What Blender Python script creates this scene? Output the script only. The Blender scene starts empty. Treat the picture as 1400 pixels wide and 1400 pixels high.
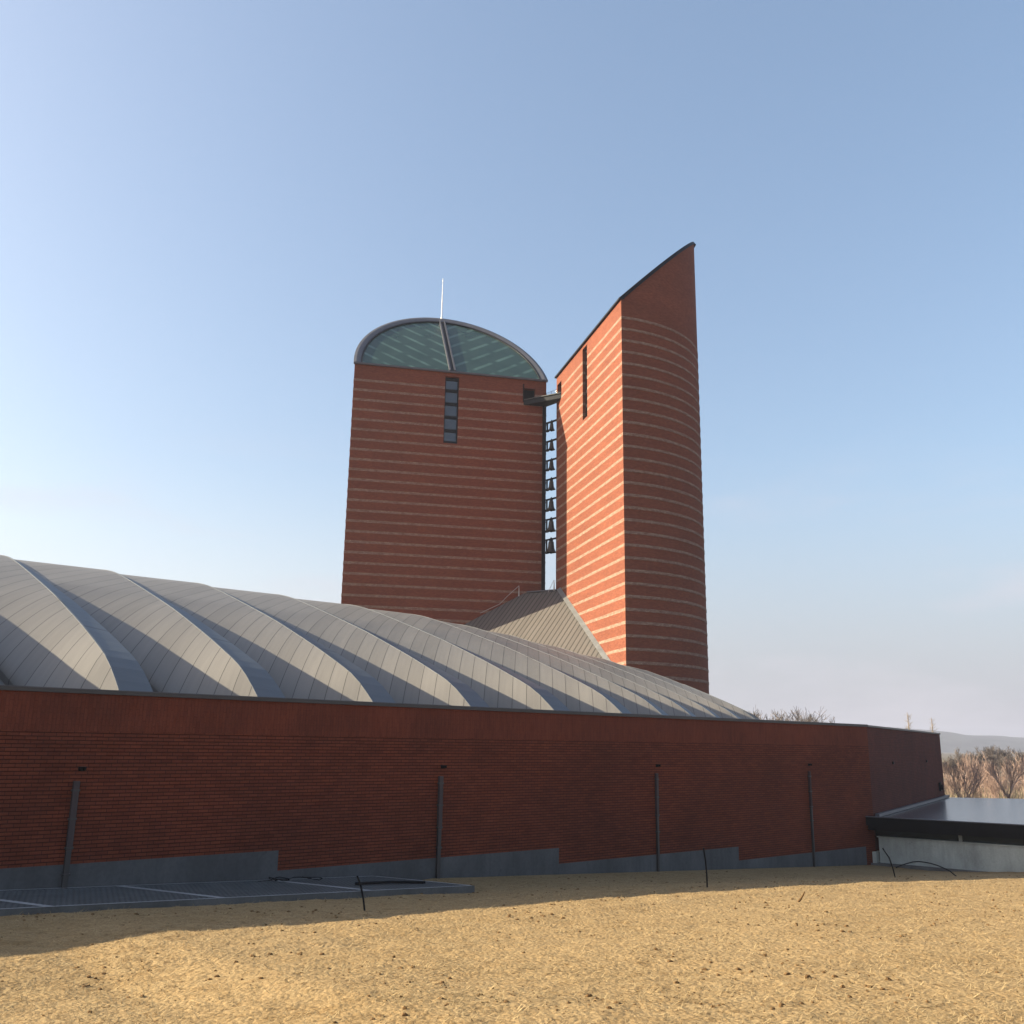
import bpy, math, random
import numpy as np
from mathutils import Vector, noise
SC = bpy.context.scene
COL = SC.collection
R = math.radians

# ------------------------------------------------------------------ camera, sky, sun, exposure
# World: eye of the photographer at the origin, X right, Y forward, Z up, metres.
cd = bpy.data.cameras.new('camera'); cam = bpy.data.objects.new('camera', cd); COL.objects.link(cam)
PITCH = math.atan(316/1300); ROLL = R(0.85)
_f = Vector((0, math.cos(PITCH), math.sin(PITCH))); _r0 = Vector((1, 0, 0)); _u0 = _r0.cross(_f)
_r = _r0*math.cos(ROLL) + _u0*math.sin(ROLL); _u = _r.cross(_f)
from mathutils import Matrix
cam.matrix_world = Matrix(((_r.x, _u.x, -_f.x, 0), (_r.y, _u.y, -_f.y, 0), (_r.z, _u.z, -_f.z, 0), (0, 0, 0, 1)))
cd.sensor_width = 36; cd.lens = 36*1300/1400; cd.clip_start = 0.1; cd.clip_end = 8000
SC.camera = cam

SUN = Vector((-0.9245, 0.017, 0.381)).normalized()
SUN_EL = math.asin(SUN.z)
wd = bpy.data.worlds.new('World'); SC.world = wd; wd.use_nodes = True
nt = wd.node_tree; nt.nodes.clear()
sky = nt.nodes.new('ShaderNodeTexSky'); sky.sky_type = 'NISHITA'; sky.sun_disc = False
sky.sun_elevation = SUN_EL; sky.sun_rotation = R(-90) 
sky.air_density = 1.0; sky.dust_density = 3.2; sky.ozone_density = 1.0; sky.altitude = 50
bg = nt.nodes.new('ShaderNodeBackground'); bg.inputs[1].default_value = 0.092
wo = nt.nodes.new('ShaderNodeOutputWorld')
gm = nt.nodes.new('ShaderNodeGamma'); gm.inputs[1].default_value = 0.78           # hazy air evens the sky out
hs = nt.nodes.new('ShaderNodeHueSaturation'); hs.inputs['Saturation'].default_value = 1.12; hs.inputs['Value'].default_value = 1.20
tn = nt.nodes.new('ShaderNodeMix'); tn.data_type = 'RGBA'; tn.blend_type = 'MULTIPLY'; tn.inputs[0].default_value = 1.0; tn.inputs[7].default_value = (0.972, 0.99, 1.005, 1)
nt.links.new(sky.outputs[0], gm.inputs[0]); nt.links.new(gm.outputs[0], hs.inputs['Color']); nt.links.new(hs.outputs[0], tn.inputs[6])
# faint streaks of high cloud low on the right
tc = nt.nodes.new('ShaderNodeTexCoord'); mp = nt.nodes.new('ShaderNodeMapping'); mp.inputs['Scale'].default_value = (2.2, 2.2, 9.0); mp.inputs['Location'].default_value = (0.35, 0.0, 0.6); mp.inputs['Rotation'].default_value = (0, R(-10), 0)
cn = nt.nodes.new('ShaderNodeTexNoise'); cn.inputs['Scale'].default_value = 1.6; cn.inputs['Detail'].default_value = 6; cn.inputs['Roughness'].default_value = 0.5
cr = nt.nodes.new('ShaderNodeMapRange'); cr.inputs[1].default_value = 0.50; cr.inputs[2].default_value = 0.72; cr.inputs[4].default_value = 0.5; cr.interpolation_type = 'SMOOTHSTEP'
sp = nt.nodes.new('ShaderNodeSeparateXYZ'); el = nt.nodes.new('ShaderNodeMapRange'); el.inputs[1].default_value = 0.33; el.inputs[2].default_value = 0.16; el.interpolation_type = 'SMOOTHSTEP'
mu_ = nt.nodes.new('ShaderNodeMath'); mu_.operation = 'MULTIPLY'
cm = nt.nodes.new('ShaderNodeMix'); cm.data_type = 'RGBA'; cm.inputs[7].default_value = (2.7, 2.6, 2.85, 1)
nt.links.new(tc.outputs['Generated'], mp.inputs[0]); nt.links.new(mp.outputs[0], cn.inputs['Vector']); nt.links.new(cn.outputs['Fac'], cr.inputs[0])
nt.links.new(tc.outputs['Generated'], sp.inputs[0]); nt.links.new(sp.outputs[2], el.inputs[0])
nt.links.new(cr.outputs[0], mu_.inputs[0]); nt.links.new(el.outputs[0], mu_.inputs[1]); nt.links.new(mu_.outputs[0], cm.inputs[0])
# grey-lilac winter haze low in the sky, brighter towards the sun
hb = nt.nodes.new('ShaderNodeMapRange'); hb.inputs[1].default_value = 0.30; hb.inputs[2].default_value = 0.0; hb.inputs[4].default_value = 0.85; hb.interpolation_type = 'SMOOTHSTEP'
hx = nt.nodes.new('ShaderNodeMapRange'); hx.inputs[1].default_value = 0.30; hx.inputs[2].default_value = -0.45; hx.interpolation_type = 'SMOOTHSTEP'
hc = nt.nodes.new('ShaderNodeMix'); hc.data_type = 'RGBA'; hc.inputs[6].default_value = (1.90, 1.95, 2.25, 1); hc.inputs[7].default_value = (3.25, 3.35, 3.50, 1)
hm = nt.nodes.new('ShaderNodeMix'); hm.data_type = 'RGBA'
nt.links.new(sp.outputs[2], hb.inputs[0]); nt.links.new(sp.outputs[0], hx.inputs[0]); nt.links.new(hx.outputs[0], hc.inputs[0])
nt.links.new(hb.outputs[0], hm.inputs[0]); nt.links.new(tn.outputs[2], hm.inputs[6]); nt.links.new(hc.outputs[2], hm.inputs[7])
nt.links.new(hm.outputs[2], cm.inputs[6]); nt.links.new(cm.outputs[2], bg.inputs[0]); nt.links.new(bg.outputs[0], wo.inputs[0])

sl = bpy.data.lights.new('sun', 'SUN'); sl.energy = 5.0; sl.angle = R(0.5); sl.color = (1.0, 0.89, 0.64)
so = bpy.data.objects.new('sun', sl); COL.objects.link(so)
so.rotation_euler = (-SUN).to_track_quat('-Z', 'Y').to_euler(); so.location = SUN*100

SC.view_settings.view_transform = 'Standard'; SC.view_settings.look = 'None'
SC.view_settings.gamma = 1.0; SC.view_settings.exposure = 1.65
SC.view_settings.use_curve_mapping = False
SC.cycles.volume_max_steps = 64
SC.cycles.max_bounces = 8
SC.cycles.transparent_max_bounces = 16

# ------------------------------------------------------------------ mesh helpers
class MB:
    """collects faces (with uv and material slot) and links them as ONE mesh object"""
    def __init__(s): s.v = []; s.f = []; s.m = []; s.uv = []
    def face(s, pts, uv=None, m=0):
        i = len(s.v); s.v += [tuple(p) for p in pts]; s.f.append(tuple(range(i, i+len(pts)))); s.m.append(m)
        s.uv += list(uv) if uv else [(p[0]+p[1], p[2]) for p in pts]
    def grid(s, rows, uvs=None, m=0, close=False):
        """rows: list of equally long lists of points, shared vertices"""
        i0 = len(s.v); nr = len(rows); nc = len(rows[0])
        for r in rows: s.v += [tuple(p) for p in r]
        for a in range(nr-1):
            for b in range(nc if close else nc-1):
                c = (b+1) % nc
                q = (i0+a*nc+b, i0+a*nc+c, i0+(a+1)*nc+c, i0+(a+1)*nc+b)
                s.f.append(q); s.m.append(m if not callable(m) else m(a, b))
                if uvs: s.uv += [uvs[a][b], uvs[a][c], uvs[a+1][c], uvs[a+1][b]]
                else: s.uv += [(s.v[k][0]+s.v[k][1], s.v[k][2]) for k in q]
    def box(s, c, ax, ay, az, m=0):
        """c centre, ax ay az half-extent vectors"""
        c = Vector(c); ax = Vector(ax); ay = Vector(ay); az = Vector(az)
        P = [c+ax*i+ay*j+az*k for k in (-1, 1) for j in (-1, 1) for i in (-1, 1)]
        X, Y, Z = 2*ax.length, 2*ay.length, 2*az.length
        for q, (a, b) in (((0, 2, 3, 1), (Y, X)), ((4, 5, 7, 6), (X, Y)), ((0, 1, 5, 4), (X, Z)), ((2, 6, 7, 3), (Z, X)), ((0, 4, 6, 2), (Z, Y)), ((1, 3, 7, 5), (Y, Z))):
            s.face([P[k] for k in q], [(0, 0), (a, 0), (a, b), (0, b)], m)
    def prism(s, poly, z0, z1, m=0):
        """poly: list of (x,y), counter-clockwise or not"""
        n = len(poly)
        f0 = z0 if callable(z0) else (lambda x, y: z0)
        f1 = z1 if callable(z1) else (lambda x, y: z1)
        lo = [(x, y, f0(x, y)) for x, y in poly]; hi = [(x, y, f1(x, y)) for x, y in poly]
        s.face(hi, [(p[0], p[1]) for p in hi], m); s.face(lo[::-1], [(p[0], p[1]) for p in lo[::-1]], m)
        L = 0
        for k in range(n):
            j = (k+1) % n; d = math.hypot(poly[j][0]-poly[k][0], poly[j][1]-poly[k][1])
            s.face([lo[k], lo[j], hi[j], hi[k]], [(L, lo[k][2]), (L+d, lo[j][2]), (L+d, hi[j][2]), (L, hi[k][2])], m); L += d
    def tube(s, path, rad, n=6, m=0, cap=True):
        path = [Vector(p) for p in path]
        rows = []
        for i, p in enumerate(path):
            t = (path[min(i+1, len(path)-1)]-path[max(i-1, 0)]).normalized()
            a = t.cross(Vector((0, 0, 1)) if abs(t.z) < 0.9 else Vector((1, 0, 0))).normalized(); b = t.cross(a)
            r = rad[i] if isinstance(rad, (list, tuple)) else rad
            rows.append([p+(a*math.cos(2*math.pi*k/n)+b*math.sin(2*math.pi*k/n))*r for k in range(n)])
        s.grid(rows, m=m, close=True)
        if cap:
            s.face(rows[0], m=m); s.face(rows[-1][::-1], m=m)
    def lathe(s, prof, c, n=20, m=0):
        rows = [[(c[0]+r*math.cos(2*math.pi*k/n), c[1]+r*math.sin(2*math.pi*k/n), c[2]+z) for k in range(n)] for r, z in prof]
        s.grid(rows, m=m, close=True)
    def build(s, name, mats, parent=None, smooth=False, recalc=False):
        me = bpy.data.meshes.new(name); me.from_pydata(s.v, [], s.f)
        for mt in (mats if isinstance(mats, (list, tuple)) else [mats]): me.materials.append(mt)
        me.polygons.foreach_set('material_index', s.m)
        ul = me.uv_layers.new(name='UVMap'); ul.data.foreach_set('uv', [c for t in s.uv for c in t])
        if smooth: me.polygons.foreach_set('use_smooth', [True]*len(s.f))
        me.update()
        o = bpy.data.objects.new(name, me); COL.objects.link(o)
        if parent: 
            o.parent = parent; o.matrix_parent_inverse = Matrix.Translation(parent.location).inverted()
        return o
def tag(o, label=None, cat=None, group=None, kind=None):
    if label: o['label'] = label
    if cat: o['category'] = cat
    if group: o['group'] = group
    if kind: o['kind'] = kind
    return o
def thing(name, label, cat, loc=(0, 0, 0), group=None):
    o = bpy.data.objects.new(name, None); COL.objects.link(o); o.location = loc
    return tag(o, label, cat, group)
def copy_tree(o, parent=None):
    c = o.copy(); COL.objects.link(c)
    if parent: c.parent = parent
    for ch in list(o.children): copy_tree(ch, c)
    return c
V = Vector

# ------------------------------------------------------------------ materials
class NG:
    def __init__(s, name):
        s.mat = bpy.data.materials.new(name); s.mat.use_nodes = True; s.t = s.mat.node_tree
        s.b = s.t.nodes['Principled BSDF']
    def n(s, typ, **k):
        x = s.t.nodes.new(typ)
        for a, b in k.items(): setattr(x, a, b)
        return x
    def l(s, a, b): s.t.links.new(a, b)
    def val(s, node, i, v):
        if hasattr(v, 'is_output') or isinstance(v, bpy.types.NodeSocket): s.l(v, node.inputs[i])
        else: node.inputs[i].default_value = v
    def math(s, op, a, b=0.0, c=0.0, clamp=False):
        x = s.n('ShaderNodeMath', operation=op); x.use_clamp = clamp
        s.val(x, 0, a); s.val(x, 1, b)
        if op in ('MULTIPLY_ADD', 'SMOOTH_MIN', 'COMPARE'): s.val(x, 2, c)
        return x.outputs[0]
    def mix(s, f, a, b, bl='MIX'):
        x = s.n('ShaderNodeMix', data_type='RGBA', blend_type=bl)
        s.val(x, 0, f); s.val(x, 6, a if not isinstance(a, tuple) else (*a[:3], 1)); s.val(x, 7, b if not isinstance(b, tuple) else (*b[:3], 1))
        return x.outputs[2]
    def noise(s, vec, scale, det=4, rough=0.55):
        x = s.n('ShaderNodeTexNoise'); x.inputs['Scale'].default_value = scale; x.inputs['Detail'].default_value = det; x.inputs['Roughness'].default_value = rough
        if vec is not None: s.l(vec, x.inputs['Vector'])
        return x.outputs['Fac']
    def ramp(s, f, lo, hi, a=0.0, b=1.0):
        x = s.n('ShaderNodeMapRange'); s.val(x, 0, f); x.inputs[1].default_value = lo; x.inputs[2].default_value = hi
        x.inputs[3].default_value = a; x.inputs[4].default_value = b; return x.outputs[0]
    def obj(s): return s.n('ShaderNodeTexCoord').outputs['Object']
    def uv(s): return s.n('ShaderNodeTexCoord').outputs['UV']
    def sep(s, v):
        x = s.n('ShaderNodeSeparateXYZ'); s.l(v, x.inputs[0]); return x.outputs
    def comb(s, x, y, z=0.0):
        c = s.n('ShaderNodeCombineXYZ'); s.val(c, 0, x); s.val(c, 1, y); s.val(c, 2, z); return c.outputs[0]
    def scale(s, v, k):
        m = s.n('ShaderNodeMapping'); s.l(v, m.inputs[0]); m.inputs['Scale'].default_value = k; return m.outputs[0]
    def bump(s, h, dist=0.01, st=1.0):
        x = s.n('ShaderNodeBump'); x.inputs['Distance'].default_value = dist; x.inputs['Strength'].default_value = st; s.l(h, x.inputs['Height'])
        s.l(x.outputs[0], s.b.inputs['Normal']); return x
    def brick(s, vec, w, h, mortar, c1, c2, cm, off=0.5, bias=0.0):
        x = s.n('ShaderNodeTexBrick', offset=off, offset_frequency=2, squash=1.0)
        s.l(vec, x.inputs['Vector']); x.inputs['Scale'].default_value = 1.0
        x.inputs['Brick Width'].default_value = w; x.inputs['Row Height'].default_value = h
        x.inputs['Mortar Size'].default_value = mortar; x.inputs['Mortar Smooth'].default_value = 0.25; x.inputs['Bias'].default_value = bias
        for k, c in (('Color1', c1), ('Color2', c2), ('Mortar', cm)): x.inputs[k].default_value = (*c, 1)
        return x.outputs['Color'], x.outputs['Fac']
    def base(s, c): s.val(s.b, 'Base Color', c if not isinstance(c, tuple) else (*c[:3], 1))
    def set(s, rough=0.7, spec=0.3, metal=0.0):
        s.val(s.b, 'Roughness', rough); s.b.inputs['Specular IOR Level'].default_value = spec; s.b.inputs['Metallic'].default_value = metal
        return s.mat

def plain(name, c, rough=0.6, spec=0.3, metal=0.0, var=0.15, sc=2.0):
    g = NG(name); o = g.obj()
    f = g.noise(o, sc, 5, 0.6)
    g.base(g.mix(g.ramp(f, 0.3, 0.7), tuple(x*(1-var) for x in c), tuple(min(1, x*(1+var)) for x in c)))
    return g.set(rough, spec, metal)

def brick_mat(name, c1, c2, cm, deep=1.0, groove=True, rough=0.85):
    g = NG(name); uv = g.uv()
    col, fac = g.brick(uv, 0.23, 0.075, 0.006, c1, c2, cm)
    big = g.noise(g.obj(), 0.5, 5, 0.6)
    mid = g.noise(g.scale(uv, (1.6, 9.0, 1)), 1.0, 4, 0.6)
    fine = g.noise(uv, 34.0, 3, 0.6)
    col = g.mix(0.8, col, g.mix(g.ramp(big, 0.3, 0.7), (0.72, 0.74, 0.78), (1.18, 1.10, 1.04)), 'MULTIPLY')
    col = g.mix(0.55, col, g.mix(g.ramp(mid, 0.25, 0.75), (0.66, 0.66, 0.68), (1.3, 1.25, 1.2)), 'MULTIPLY')
    col = g.mix(0.4, col, g.mix(g.ramp(fine, 0.3, 0.7), (0.7, 0.7, 0.7), (1.25, 1.25, 1.25)), 'MULTIPLY')
    hgt = g.math('SUBTRACT', 1.0, fac)
    if groove:
        y = g.sep(uv)[1]
        fr = g.math('FRACT', g.math('DIVIDE', y, 0.075))
        d = g.math('ABSOLUTE', g.math('SUBTRACT', fr, 0.5))          # 0.5 at the joint
        wob = g.math('MULTIPLY', g.math('SUBTRACT', g.noise(g.scale(uv, (3, 13.3, 1)), 1.0, 3), 0.5), 0.12)
        j = g.ramp(g.math('ADD', d, wob), 0.34, 0.45)
        col = g.mix(g.math('MULTIPLY', j, deep), col, tuple(x*0.22 for x in c1))
        hgt = g.math('SUBTRACT', hgt, g.math('MULTIPLY', j, 0.9))
    g.base(col); g.bump(hgt, 0.012, 0.8)
    return g.set(rough, 0.15)

M = {}
M['wall_brick'] = brick_mat('wall_brick', (0.170, 0.0450, 0.0228), (0.134, 0.0355, 0.0190), (0.058, 0.018, 0.014), 0.85)
M['soldier_brick'] = brick_mat('soldier_brick', (0.160, 0.0430, 0.0235), (0.143, 0.0385, 0.0215), (0.120, 0.0335, 0.0190), 0.10, groove=False)
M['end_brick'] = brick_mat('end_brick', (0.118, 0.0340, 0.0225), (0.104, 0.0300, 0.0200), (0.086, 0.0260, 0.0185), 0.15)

def tower_brick():
    g = NG('tower_brick'); uv = g.uv(); sx = g.sep(uv)
    col, fac = g.brick(uv, 0.25, 0.072, 0.006, (0.2100, 0.0690, 0.0390), (0.1600, 0.0500, 0.0300), (0.1440, 0.0540, 0.0360))
    big = g.noise(g.scale(uv, (0.22, 0.5, 1)), 1.0, 5, 0.65)
    col = g.mix(0.7, col, g.mix(g.ramp(big, 0.3, 0.7), (0.80, 0.80, 0.82), (1.12, 1.10, 1.08)), 'MULTIPLY')
    fine = g.noise(g.scale(uv, (4, 13, 1)), 1.0, 3, 0.7)
    col = g.mix(0.6, col, g.mix(g.ramp(fine, 0.3, 0.7), (0.72, 0.72, 0.72), (1.25, 1.22, 1.2)), 'MULTIPLY')
    # pale two-course bands every 0.835 m, headers alternately pale and red
    y = sx[1]
    fr = g.math('FRACT', g.math('ADD', g.math('DIVIDE', g.math('SUBTRACT', y, 8.36), 0.835), 100.5))
    d = g.math('ABSOLUTE', g.math('SUBTRACT', fr, 0.5))
    wob = g.math('MULTIPLY', g.math('SUBTRACT', g.noise(g.scale(uv, (7, 14, 1)), 1.0, 2), 0.5), 0.05)
    band = g.math('LESS_THAN', g.math('ADD', d, wob), 0.122)
    band = g.math('MULTIPLY', band, g.math('LESS_THAN', y, 28.9))
    bc, bf = g.brick(uv, 0.14, 0.075, 0.008, (0.335, 0.245, 0.190), (0.235, 0.150, 0.112), (0.15, 0.075, 0.052), bias=-0.15)
    bl = g.noise(g.scale(uv, (1.7, 6, 1)), 1.0, 3, 0.7)
    bc = g.mix(g.ramp(bl, 0.38, 0.70, 0.0, 0.75), bc, (0.1440, 0.0660, 0.0450))
    g.base(g.mix(band, col, bc))
    h = g.math('ADD', g.math('SUBTRACT', 1.0, fac), g.math('MULTIPLY', band, 1.5))
    g.bump(h, 0.02, 0.6)
    return g.set(0.85, 0.15)
M['tower_brick'] = tower_brick()

def zinc(name, c, seam=0.82, width=0.035):
    g = NG(name); uv = g.uv(); sx = g.sep(uv)
    cc = g.math('DIVIDE', sx[0], seam)
    fr = g.math('FRACT', g.math('ADD', cc, 1000.0))
    d = g.math('ABSOLUTE', g.math('SUBTRACT', fr, 0.5))
    w2 = width/seam
    line = g.ramp(d, 0.5-w2, 0.5-w2*0.45)
    wn = g.n('ShaderNodeTexWhiteNoise', noise_dimensions='1D'); g.l(g.math('FLOOR', g.math('ADD', cc, 1000.0)), wn.inputs['W'])
    var = g.ramp(wn.outputs['Value'], 0, 1, 0.93, 1.06)
    st = g.noise(g.scale(uv, (6.0, 0.7, 1)), 1.0, 4, 0.6)
    v2 = g.math('MULTIPLY', var, g.ramp(st, 0.3, 0.7, 0.94, 1.06))
    col = g.mix(1.0, c, g.comb(v2, v2, v2), 'MULTIPLY')
    col = g.mix(g.math('MULTIPLY', line, 0.8), col, tuple(x*0.22 for x in c))
    g.base(col)
    fold = g.ramp(d, 0.5-w2*2.0, 0.5-w2, 0.0, 1.0)
    dent = g.noise(g.scale(uv, (2.5, 1.2, 1)), 1.0, 2, 0.5)
    g.bump(g.math('ADD', g.math('MULTIPLY', fold, 0.15), dent), 0.010, 0.4)
    return g.set(0.5, 0.22)
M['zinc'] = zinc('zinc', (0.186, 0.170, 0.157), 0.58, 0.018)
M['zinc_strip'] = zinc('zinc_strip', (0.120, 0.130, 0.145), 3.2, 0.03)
M['zinc_link'] = zinc('zinc_link', (0.128, 0.114, 0.105), 0.40, 0.062)
M['flashing'] = plain('flashing', (0.2250, 0.2250, 0.2250), 0.35, 0.5, 0.4)
M['coping'] = plain('coping', (0.035, 0.032, 0.033), 0.45, 0.5, 0.0)
M['dark_metal'] = plain('dark_metal', (0.008, 0.008, 0.011), 0.5, 0.15)
M['frame_metal'] = plain('frame_metal', (0.085, 0.082, 0.092), 0.45, 0.3, 0.0)
M['pale_metal'] = plain('pale_metal', (0.36, 0.355, 0.35), 0.45, 0.3)
M['pipe'] = plain('pipe', (0.066, 0.052, 0.053), 0.55, 0.15)
M['pipe_dark'] = plain('pipe_dark', (0.060, 0.038, 0.038), 0.6, 0.1)
M['bronze'] = plain('bronze', (0.045, 0.034, 0.028), 0.45, 0.4, 0.3, 0.25, 3.0)
M['grate_steel'] = plain('grate_steel', (0.105, 0.110, 0.112), 0.5, 0.2)
M['white_pole'] = plain('white_pole', (0.8, 0.78, 0.76), 0.35, 0.5)
M['black_plastic'] = plain('black_plastic', (0.005, 0.005, 0.006), 0.5, 0.12)

def concrete(name, c, sc=1.0):
    g = NG(name); o = g.obj()
    a = g.noise(g.scale(o, (0.7*sc, 0.7*sc, 0.35*sc)), 1.0, 6, 0.65); b = g.noise(o, 14*sc, 4, 0.6)
    col = g.mix(g.ramp(a, 0.3, 0.72), tuple(x*0.62 for x in c), tuple(x*1.18 for x in c))
    run = g.noise(g.scale(o, (5.0, 5.0, 0.35)), 1.0, 4, 0.6)
    col = g.mix(g.ramp(run, 0.5, 0.75, 0, 0.45), col, tuple(x*0.55 for x in c))
    col = g.mix(0.5, col, g.mix(g.ramp(b, 0.3, 0.7), (0.8, 0.8, 0.8), (1.12, 1.12, 1.12)), 'MULTIPLY')
    spot = g.noise(o, 3.1*sc, 2, 0.5)
    col = g.mix(g.ramp(spot, 0.70, 0.78, 0, 0.5), col, tuple(x*0.4 for x in c))
    g.base(col); g.bump(b, 0.004, 0.4)
    return g.set(0.8, 0.25)
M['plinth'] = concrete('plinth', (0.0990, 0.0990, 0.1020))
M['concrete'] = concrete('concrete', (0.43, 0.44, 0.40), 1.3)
M['curb'] = concrete('curb', (0.1320, 0.1260, 0.1200), 2.0)
M['annex_roof'] = concrete('annex_roof', (0.085, 0.088, 0.095), 0.6)
M['annex_roof'].node_tree.nodes['Principled BSDF'].inputs['Roughness'].default_value = 0.21
M['annex_roof'].node_tree.nodes['Principled BSDF'].inputs['Specular IOR Level'].default_value = 0.45

def glass_roof():
    g = NG('roof_glass'); uv = g.uv(); sx = g.sep(uv)
    ax = g.math('ABSOLUTE', sx[0])                     # mirrored about the middle mullion
    ca, sa = math.cos(R(-46)), math.sin(R(-46))
    rx = g.math('SUBTRACT', g.math('MULTIPLY', ax, ca), g.math('MULTIPLY', sx[1], sa))
    ry = g.math('ADD', g.math('MULTIPLY', ax, sa), g.math('MULTIPLY', sx[1], ca))
    c, f = g.brick(g.comb(rx, ry), 1.9, 0.55, 0.10, (0, 0, 0), (0.35, 0.35, 0.35), (1, 1, 1))
    y = g.math('FRACT', g.math('DIVIDE', ry, 1.45))
    x1 = g.math('FRACT', g.math('ADD', g.math('DIVIDE', rx, 3.2), g.math('MULTIPLY', g.math('FLOOR', g.math('DIVIDE', ry, 1.45)), 0.5)))
    dash = g.math('MULTIPLY', g.ramp(g.math('ABSOLUTE', g.math('SUBTRACT', y, 0.5)), 0.05, 0.16, 1.0, 0.0), g.ramp(g.math('ABSOLUTE', g.math('SUBTRACT', x1, 0.5)), 0.32, 0.46, 1.0, 0.0))
    n = g.noise(g.scale(uv, (0.5, 0.5, 1)), 1.0, 4, 0.6)
    dash = g.math('MULTIPLY', dash, g.ramp(n, 0.3, 0.65, 0.2, 0.85))
    col = g.mix(g.ramp(n, 0.3, 0.7), (0.024, 0.048, 0.038), (0.036, 0.066, 0.053))
    g.base(g.mix(dash, col, (0.105, 0.175, 0.142)))
    g.bump(g.noise(g.scale(uv, (0.9, 0.9, 1)), 1.0, 2), 0.01, 0.25)
    return g.set(0.2, 0.2)
M['roof_glass'] = glass_roof()
M['window_glass'] = plain('window_glass', (0.03, 0.036, 0.05), 0.06, 0.9, 0.0, 0.1)
M['green_glass'] = plain('green_glass', (0.02, 0.03, 0.028), 0.08, 0.7)
M['dark_room'] = plain('dark_room', (0.012, 0.011, 0.011), 0.9, 0.1)  # near-black, stands in for unlit depth
def rail_glass():
    g = NG('rail_glass'); g.base((0.9, 0.95, 0.95)); g.b.inputs['Transmission Weight'].default_value = 1.0; g.b.inputs['Alpha'].default_value = 0.25
    return g.set(0.02, 0.3)
M['rail_glass'] = rail_glass()

def sand():
    g = NG('sand'); o = g.obj()
    a = g.noise(o, 0.45, 6, 0.62); b = g.noise(g.scale(o, (3.2, 5.5, 3)), 1.0, 5, 0.65); c = g.noise(o, 26.0, 4, 0.7)
    col = g.mix(g.ramp(a, 0.32, 0.68), (0.240, 0.158, 0.078), (0.305, 0.210, 0.112))
    col = g.mix(g.ramp(b, 0.30, 0.72, 0.0, 0.75), col, (0.355, 0.258, 0.145))
    dk = g.ramp(g.noise(g.scale(o, (1.3, 1.7, 2)), 1.0, 8, 0.78), 0.55, 0.68, 0.0, 0.5)
    col = g.mix(dk, col, (0.150, 0.088, 0.036))
    col = g.mix(0.8, col, g.mix(g.ramp(c, 0.28, 0.72), (0.60, 0.57, 0.52), (1.30, 1.28, 1.22)), 'MULTIPLY')
    fl = g.ramp(g.noise(g.scale(o, (7, 9, 7)), 1.0, 6, 0.7), 0.545, 0.63, 0.0, 0.80)
    fl = g.math('MULTIPLY', fl, g.ramp(g.noise(o, 0.9, 3, 0.6), 0.38, 0.60, 0.15, 1.0))
    col = g.mix(fl, col, (0.105, 0.060, 0.026))
    pin = g.ramp(g.noise(g.scale(o, (14, 22, 14)), 1.0, 3, 0.6), 0.66, 0.74, 0.0, 0.8)
    col = g.mix(pin, col, (0.09, 0.050, 0.022))
    pale = g.ramp(g.noise(g.scale(o, (19, 13, 15)), 1.0, 4, 0.6), 0.62, 0.74, 0.0, 0.6)
    col = g.mix(pale, col, (0.46, 0.35, 0.20))
    field = g.ramp(g.math('ADD', g.sep(o)[1], g.math('MULTIPLY', a, 20.0)), 62.0, 78.0)
    col = g.mix(field, col, g.mix(g.ramp(g.noise(o, 0.06, 5), 0.35, 0.65), (0.080, 0.066, 0.050), (0.15, 0.125, 0.088)))
    g.base(col)
    v = g.n('ShaderNodeTexVoronoi'); v.inputs['Scale'].default_value = 15.0; g.l(o, v.inputs['Vector'])
    h = g.math('ADD', g.math('ADD', g.math('MULTIPLY', b, 0.22), g.math('MULTIPLY', c, 0.5)), g.math('MULTIPLY', v.outputs['Distance'], -0.4))
    g.bump(h, 0.045, 0.8)
    return g.set(0.95, 0.05)
M['sand'] = sand()
M['straw'] = plain('straw', (0.30, 0.215, 0.110), 0.8, 0.2, 0, 0.6, 5)
M['clod'] = plain('clod', (0.13, 0.075, 0.035), 0.95, 0.05, 0, 0.4, 10)
M['bark'] = plain('bark', (0.15, 0.125, 0.115), 0.9, 0.1, 0, 0.3, 3)
M['pink_twig'] = plain('pink_twig', (0.33, 0.225, 0.185), 0.9, 0.1, 0, 0.35, 0.6)
M['pale_bark'] = plain('pale_bark', (0.2380, 0.1890, 0.1400), 0.9, 0.1, 0, 0.3, 3)
M['dry_grass'] = plain('dry_grass', (0.20, 0.165, 0.11), 0.95, 0.05, 0, 0.35, 0.8)
M['hill'] = plain('hill', (0.050, 0.056, 0.058), 0.95, 0.05, 0, 0.45, 0.02)

# ------------------------------------------------------------------ plan of the long wall
W = V((0.75798237, 0.65227503, 0)); N = V((W.y, -W.x, 0)); O = V((-9.18315522, 19.59417931, 0))
def wp(s, q, z=0.0): p = O + W*s + N*q; return V((p.x, p.y, z))        # s along the wall, q out of it towards the viewer
def sq(x, y): d = V((x, y, 0))-O; return d.dot(W), d.dot(N)
CORNER = 31.63
END = V((25.45, 57.6, 0)); C2 = wp(CORNER, 0); W2 = (END-C2).normalized(); N2 = V((W2.y, -W2.x, 0)); L2 = (END-C2).length

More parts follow.
